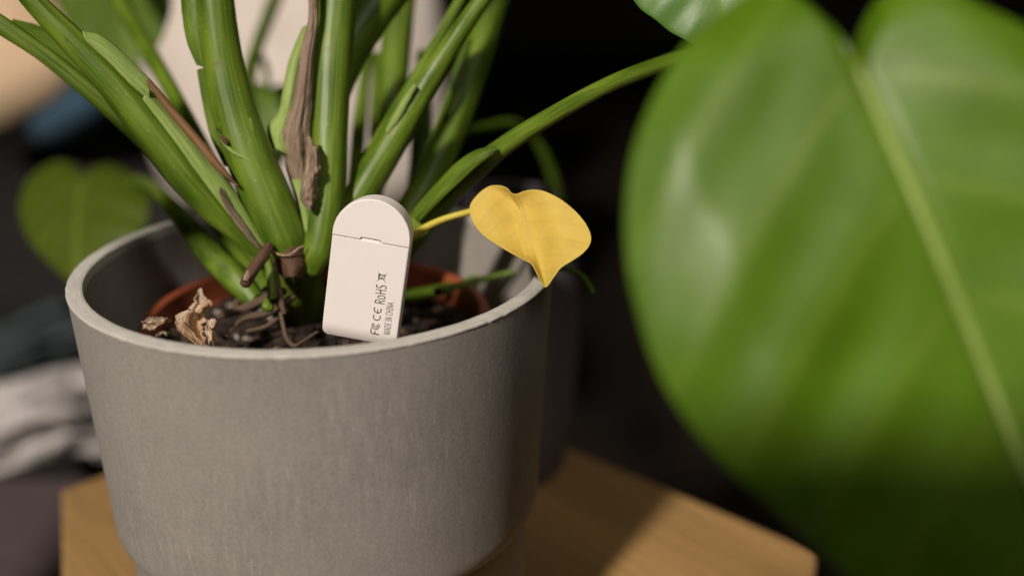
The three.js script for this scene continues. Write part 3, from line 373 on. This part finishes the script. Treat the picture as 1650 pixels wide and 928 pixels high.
// ───────── white plant sensor ─────────
{
  const wd = 0.0297, ht = 0.0572, th = 0.0105;
  const tilt = 8.8 * Math.PI / 180, base = P(577, 551, 0.4165);
  const g = thing('plant_sensor', 'white plastic soil sensor with rounded top stuck upright in the soil', 'sensor', base);
  // local frame: x right, y up along the body, z out of the printed face
  g.rotation.set(-0.05, -0.09, -tilt, 'YXZ'); g.updateMatrixWorld(true);
  const outline = (inset, b = 0) => { const s = new THREE.Shape(), w = wd / 2 - inset, r = w, top = ht - inset, c = 0.0022; s.moveTo(-w + c, b); s.lineTo(w - c, b); s.quadraticCurveTo(w, b, w, b + c); s.lineTo(w, top - r); s.absarc(0, top - r, r, 0, Math.PI, false); s.lineTo(-w, b + c); s.quadraticCurveTo(-w, b, -w + c, b); return s; };
  const seam = 0.0408, ex = (s, d, bv, o = {}) => new THREE.ExtrudeGeometry(s, { depth: d, bevelEnabled: bv > 0, bevelThickness: bv, bevelSize: bv, bevelOffset: -bv, bevelSegments: 5, curveSegments: 48, ...o });
  const uvfix = (q) => { const p = q.attributes.position, u = q.attributes.uv; for (let i = 0; i < p.count; i++) u.setXY(i, p.getX(i) / 0.03, p.getY(i) / 0.03); return q; };
  // rear shell and front frame, split by a fine joint
  const rear = ex(outline(0.0006), 0.0048, 0.0009); rear.translate(0, 0, -th); mesh('rear_shell', uvfix(rear), M.white, g);
  // front half: lower face plate and the battery cover
  const w = wd / 2, nt = 0.0034, nh = 0.0007, ed = 0.0007, fb = -0.0049;
  const sect = []; { const q = (cx, cz, a0, a1, r) => { for (let i = 0; i <= 5; i++) { const a = a0 + (a1 - a0) * i / 5; sect.push([cx + Math.cos(a) * r, cz + Math.sin(a) * r]); } };
    sect.push([-1, fb]); q(-1 + ed / w, -ed, Math.PI, Math.PI / 2, ed); for (let i = 1; i < 10; i++) sect.push([-0.95 + 0.19 * i, 0]); q(1 - ed / w, -ed, Math.PI / 2, 0, ed); sect.push([1, fb]); }
  for (const e of sect) if (Math.abs(e[0]) > 0.95 && e[1] > fb) { const sg = Math.sign(e[0]); e[0] = sg * (1 - ed / w) + (e[0] - sg * (1 - ed / w)) / w; }
  const ys = [0, 0.0001, 0.0003, 0.0007, 0.0012, 0.002, 0.003, 0.004, 0.005, 0.006, 0.0075, 0.01, 0.015, 0.02, 0.03, seam - 0.0002, seam - 0.0001, seam, seam];
  const lg = gridGeo(sect.length - 1, ys.length - 1, (u, v) => { const j = Math.round(v * (ys.length - 1)), [x, z] = sect[Math.round(u * (sect.length - 1))], y = ys[j], c = 0.0026, ins = y < c ? c - Math.sqrt(Math.max(0, c * c - (c - y) ** 2)) : 0, top = j >= ys.length - 2 ? 0.0001 : 0;
    const dip = y < 0.0058 ? (0.0058 - y) ** 2 * 60 : 0; return V(x * (w - ins), y, j === ys.length - 1 || j === 0 ? fb : Math.max(fb, z - (z > fb ? dip + top : 0))); });
  mesh('face_plate', uvfix(lg), M.white, g);
  const tab = new THREE.Shape(); tab.moveTo(-nt - 0.0005, seam - 0.0001); tab.lineTo(nt + 0.0005, seam - 0.0001); tab.lineTo(nt - 0.0001, seam + nh); tab.lineTo(-nt + 0.0001, seam + nh); tab.closePath();
  const tb = ex(tab, 0.003, 0); tb.translate(0, 0, -0.0038); mesh('latch_tab', uvfix(tb), M.white, g);
  const cov = new THREE.Shape(), gp = 0.00022; cov.moveTo(-w, seam + gp); cov.lineTo(-nt - 0.0008, seam + gp); cov.lineTo(-nt - 0.0002, seam + nh + 0.0004); cov.lineTo(nt + 0.0002, seam + nh + 0.0004); cov.lineTo(nt + 0.0008, seam + gp); cov.lineTo(w, seam + gp); cov.lineTo(w, ht - w); cov.absarc(0, ht - w, w, 0, Math.PI, false); cov.lineTo(-w, seam + gp);
  const cg = ex(cov, 0.0044, 0.00045); cg.translate(0, 0, -0.00482); mesh('battery_cover', uvfix(cg), M.white, g);
  for (const x of [-0.006, 0.006]) { const pr = mesh('probe', new RoundedBoxGeometry(0.0035, 0.055, 0.0016, 2, 0.0007), M.steel, g); pr.position.set(x, -0.0265, -0.0058); }
  // print, reading upward along the body
  const o = g.localToWorld(V(0, 0, 0.0)), n = V(0, 0, 1).transformDirection(g.matrixWorld);
  const local = (px, py) => g.worldToLocal(onPlane(px, py, o, n));
  const font = await new FontLoader().loadAsync('fonts/droid/droid_sans_regular.typeface.json');
  const Z = 0.00007;
  function print(txt, a, b, cap, name) { // a, b: pixels of the baseline's start and end
    const A = local(...a), B = local(...b), s = new THREE.ShapeGeometry(font.generateShapes(txt, 1), 6); s.computeBoundingBox(); const bb = s.boundingBox, len = A.distanceTo(B);
    s.translate(-bb.min.x, 0, 0); s.scale(len / (bb.max.x - bb.min.x), cap / 0.72, 1); s.rotateZ(Math.atan2(B.y - A.y, B.x - A.x)); s.translate(A.x, A.y, Z); const m = mesh(name, s, M.ink, g, 'printed ' + txt); return m;
  }
  print('RoHS', [619.5, 490.5], [622.8, 460.5], 0.0029, 'printed_lettering');
  print('MADE IN CHINA', [628.2, 539.5], [634.5, 488], 0.0019, 'printed_lettering');
  const arc = (r, lw, a0, a1) => { const s = new THREE.RingGeometry(r - lw / 2, r + lw / 2, 40, 1, a0, a1 - a0); return s.toNonIndexed(); };
  const bar = (x0, y0, x1, y1, lw) => { const l = Math.hypot(x1 - x0, y1 - y0), s = new THREE.PlaneGeometry(l, lw); s.rotateZ(Math.atan2(y1 - y0, x1 - x0)); s.translate((x0 + x1) / 2, (y0 + y1) / 2, 0); return s.toNonIndexed(); };
  const mark = (geos, at, turn, name, label) => { const s = mergeGeometries(geos); s.rotateZ(turn); const q = local(...at); s.translate(q.x, q.y, Z); mesh(name, s, M.ink, g, label); };
  const up = Math.PI / 2, T = (q, x, y) => { q.translate(x, y, 0); return q; };
  // CE: two open arcs and the middle stroke of the E
  mark([T(arc(0.00135, 0.00038, 0.32 * Math.PI, 1.68 * Math.PI), -0.0013, 0), T(arc(0.00135, 0.00038, 0.32 * Math.PI, 1.68 * Math.PI), 0.0017, 0), T(bar(-0.0013, 0, 0.0001, 0, 0.00036), 0.0017, 0)], [607.5, 505.5], up, 'printed_mark', 'printed CE mark');
  // FC mark: F and two nested Cs
  mark([bar(-0.0021, -0.0017, -0.0021, 0.0006, 0.0004), bar(-0.0021, -0.0001, -0.0009, -0.0001, 0.00034), T(arc(0.0009, 0.0004, 0.5 * Math.PI, 1.0 * Math.PI), -0.0012, 0.0006), bar(-0.0012, 0.0015, 0.0000, 0.0015, 0.00036),
    T(arc(0.0014, 0.00034, 0.25 * Math.PI, 1.75 * Math.PI), 0.0012, -0.0001), T(arc(0.0007, 0.00034, 0.25 * Math.PI, 1.75 * Math.PI), 0.0013, -0.0001)], [604, 529.5], up, 'printed_mark', 'printed FC mark with nested letters');
  // crossed-out bin
  mark([bar(-0.0020, -0.0017, 0.0017, 0.0017, 0.00017), bar(-0.0020, 0.0017, 0.0017, -0.0017, 0.00017), bar(-0.0009, 0.0010, -0.0007, -0.0010, 0.0003), bar(0.0009, 0.0010, 0.0007, -0.0010, 0.0003), bar(-0.0007, -0.0010, 0.0007, -0.0010, 0.0002), bar(-0.0012, 0.0010, 0.0012, 0.0010, 0.00034), bar(-0.0008, 0.0013, 0.0008, 0.0013, 0.0002), T(arc(0.0003, 0.00016, 0, 6.283), 0.0007, -0.0011)], [615, 446], up, 'printed_mark', 'printed crossed out bin symbol');
}
// ───────── behind the plant ─────────
function cushion(name, label, mtl, c, w, h, d, turn, tiltX, group) {
  const q = new THREE.SphereGeometry(1, 64, 48);
  displace(q, v => { const s = (x, e) => Math.sign(x) * Math.abs(x) ** e; const a = V(s(v.x, 0.6), s(v.y, 0.6), v.z); v.set(a.x * w / 2, a.y * h / 2, a.z * d / 2 * (0.55 + 0.45 * Math.sqrt(Math.max(0, 1 - Math.max(Math.abs(a.x), Math.abs(a.y)) ** 3)))); v.z += 0.012 * fbm(v.x * 9, v.y * 9, c.x * 5, 3); });
  const o = mesh(name, q, mtl); o.position.copy(c); o.rotation.set(tiltX, 0, turn); return tagged(o, label, 'cushion', group ? { group } : {});
}
{
  const sofa = thing('sofa', 'black sofa in the dark behind the plant', 'sofa', V(-0.82, -0.45, -1.2));
  const bx = (name, w, h, d, x, y, z) => { const o = mesh(name, new RoundedBoxGeometry(w, h, d, 4, 0.04), M.charcoal, sofa); o.position.set(x, y, z); };
  bx('seat', 1.5, 0.4, 0.7, 0, 0.205, 0.2); bx('backrest', 1.5, 0.85, 0.2, 0, 0.43, -0.28);
  cushion('cushion', 'large beige cushion on the black sofa', M.beigeCloth, P(470, 110, 1.42), 0.40, 0.40, 0.14, 0.05, -0.25);
  cushion('cushion_001', 'warm cream cushion at the end of the black sofa', M.creamCloth, P(-40, 40, 1.42), 0.22, 0.27, 0.13, 0.5, -0.25);
  cushion('cushion_002', 'small dark blue cushion tucked behind the cream cushion', M.blueCloth, P(95, 160, 1.47), 0.12, 0.1, 0.08, 0.5, -0.2);
}
{
  const fold = (name, label, mtl, pts, hw, s) => { const o = mesh(name, sheet(pts.map(p => [p[0], p[1] - hw, p[2]]), pts.map(p => [p[0], p[1] + hw, p[2]]), { bulge: 0.03, wr: 0.03, crush: 0.004, fr: 0.25, t: 0.012, s, nu: 30, nv: 50 }), mtl); return tagged(o, label, 'blanket'); };
  fold('blanket', 'crumpled pale grey blanket on the black sofa seat', M.greyCloth, [[-120, 715, 1.0], [0, 690, 1.0], [90, 665, 1.0], [170, 655, 1.02]], 74, 3);
  fold('blanket_001', 'dark teal blanket behind the pale grey one', M.tealCloth, [[-120, 590, 1.05], [0, 575, 1.05], [90, 540, 1.06], [180, 520, 1.08]], 42, 8);
  const pf = mesh('footstool', new RoundedBoxGeometry(0.34, 0.2, 0.2, 5, 0.03), M.mauveCloth); pf.position.copy(P(-175, 1010, 0.92)); tagged(pf, 'mauve padded footstool beside the wooden table', 'footstool');
}
{
  const v = mesh('vase', lathe([[0.0001, 0.001], [0.036, 0.001], [0.041, 0.004], [0.046, 0.03], [0.049, 0.08], [0.048, 0.13], [0.044, 0.155], [0.036, 0.17], [0.034, 0.174], [0.032, 0.172], [0.04, 0.155], [0.045, 0.12], [0.042, 0.02], [0.0001, 0.01]], 96), M.vase); v.position.set(0.074, 0.0, -0.165);
  tagged(v, 'lilac grey vase on the wooden table behind the planter', 'vase');
}
// ───────── the unseen lamp fixtures, and an unseen phone placed to shade the big leaf ─────────
{
  const l = thing('unseen_key_lamp', 'unseen round lamp head behind the camera, placed to light the plant', 'lamp', KEY.clone()); l.lookAt(KEY_AIM); l.updateMatrixWorld(true);
  const hs = mesh('lamp_shade', lathe([[0.03, -0.10], [0.05, -0.09], [0.085, -0.02], [0.09, 0.0], [0.088, 0.0], [0.083, -0.02], [0.048, -0.086], [0.0001, -0.092]], 64), M.charcoal, l); hs.rotation.x = Math.PI / 2; hs.position.z = -0.012;
  const gl = mesh('diffuser', new THREE.CircleGeometry(0.066, 48), new THREE.MeshStandardMaterial({ color: 0x111111, emissive: new THREE.Color(1, 0.88, 0.74), emissiveIntensity: 2 }), l); gl.position.z = -0.03;
}
{
  const l = thing('unseen_ceiling_light', 'unseen dim square panel overhead, placed to lift the shaded sides', 'ceiling light', V(ROOM.x, ROOM.y, ROOM.z));
  const hs = mesh('housing', new RoundedBoxGeometry(1.06, 0.04, 1.06, 3, 0.01), M.charcoal, l); hs.position.y = 0.024;
  const gl = mesh('diffuser', new THREE.PlaneGeometry(0.99, 0.99), new THREE.MeshStandardMaterial({ color: 0x222222, emissive: new THREE.Color(1, 0.9, 0.78), emissiveIntensity: 0.3 }), l); gl.rotation.x = Math.PI / 2; gl.position.y = 0.003;
}
{
  const unseenPhone = mesh('phone', new RoundedBoxGeometry(0.158, 0.074, 0.0085, 4, 0.004), M.charcoal);
  unseenPhone.position.copy(camera.localToWorld(V(-0.052, 0.046, 0.018))); unseenPhone.rotation.copy(camera.rotation); tagged(unseenPhone, 'dark unseen phone at the camera, placed to shade the lower big leaf', 'phone');
}
renderer.render(scene, camera);
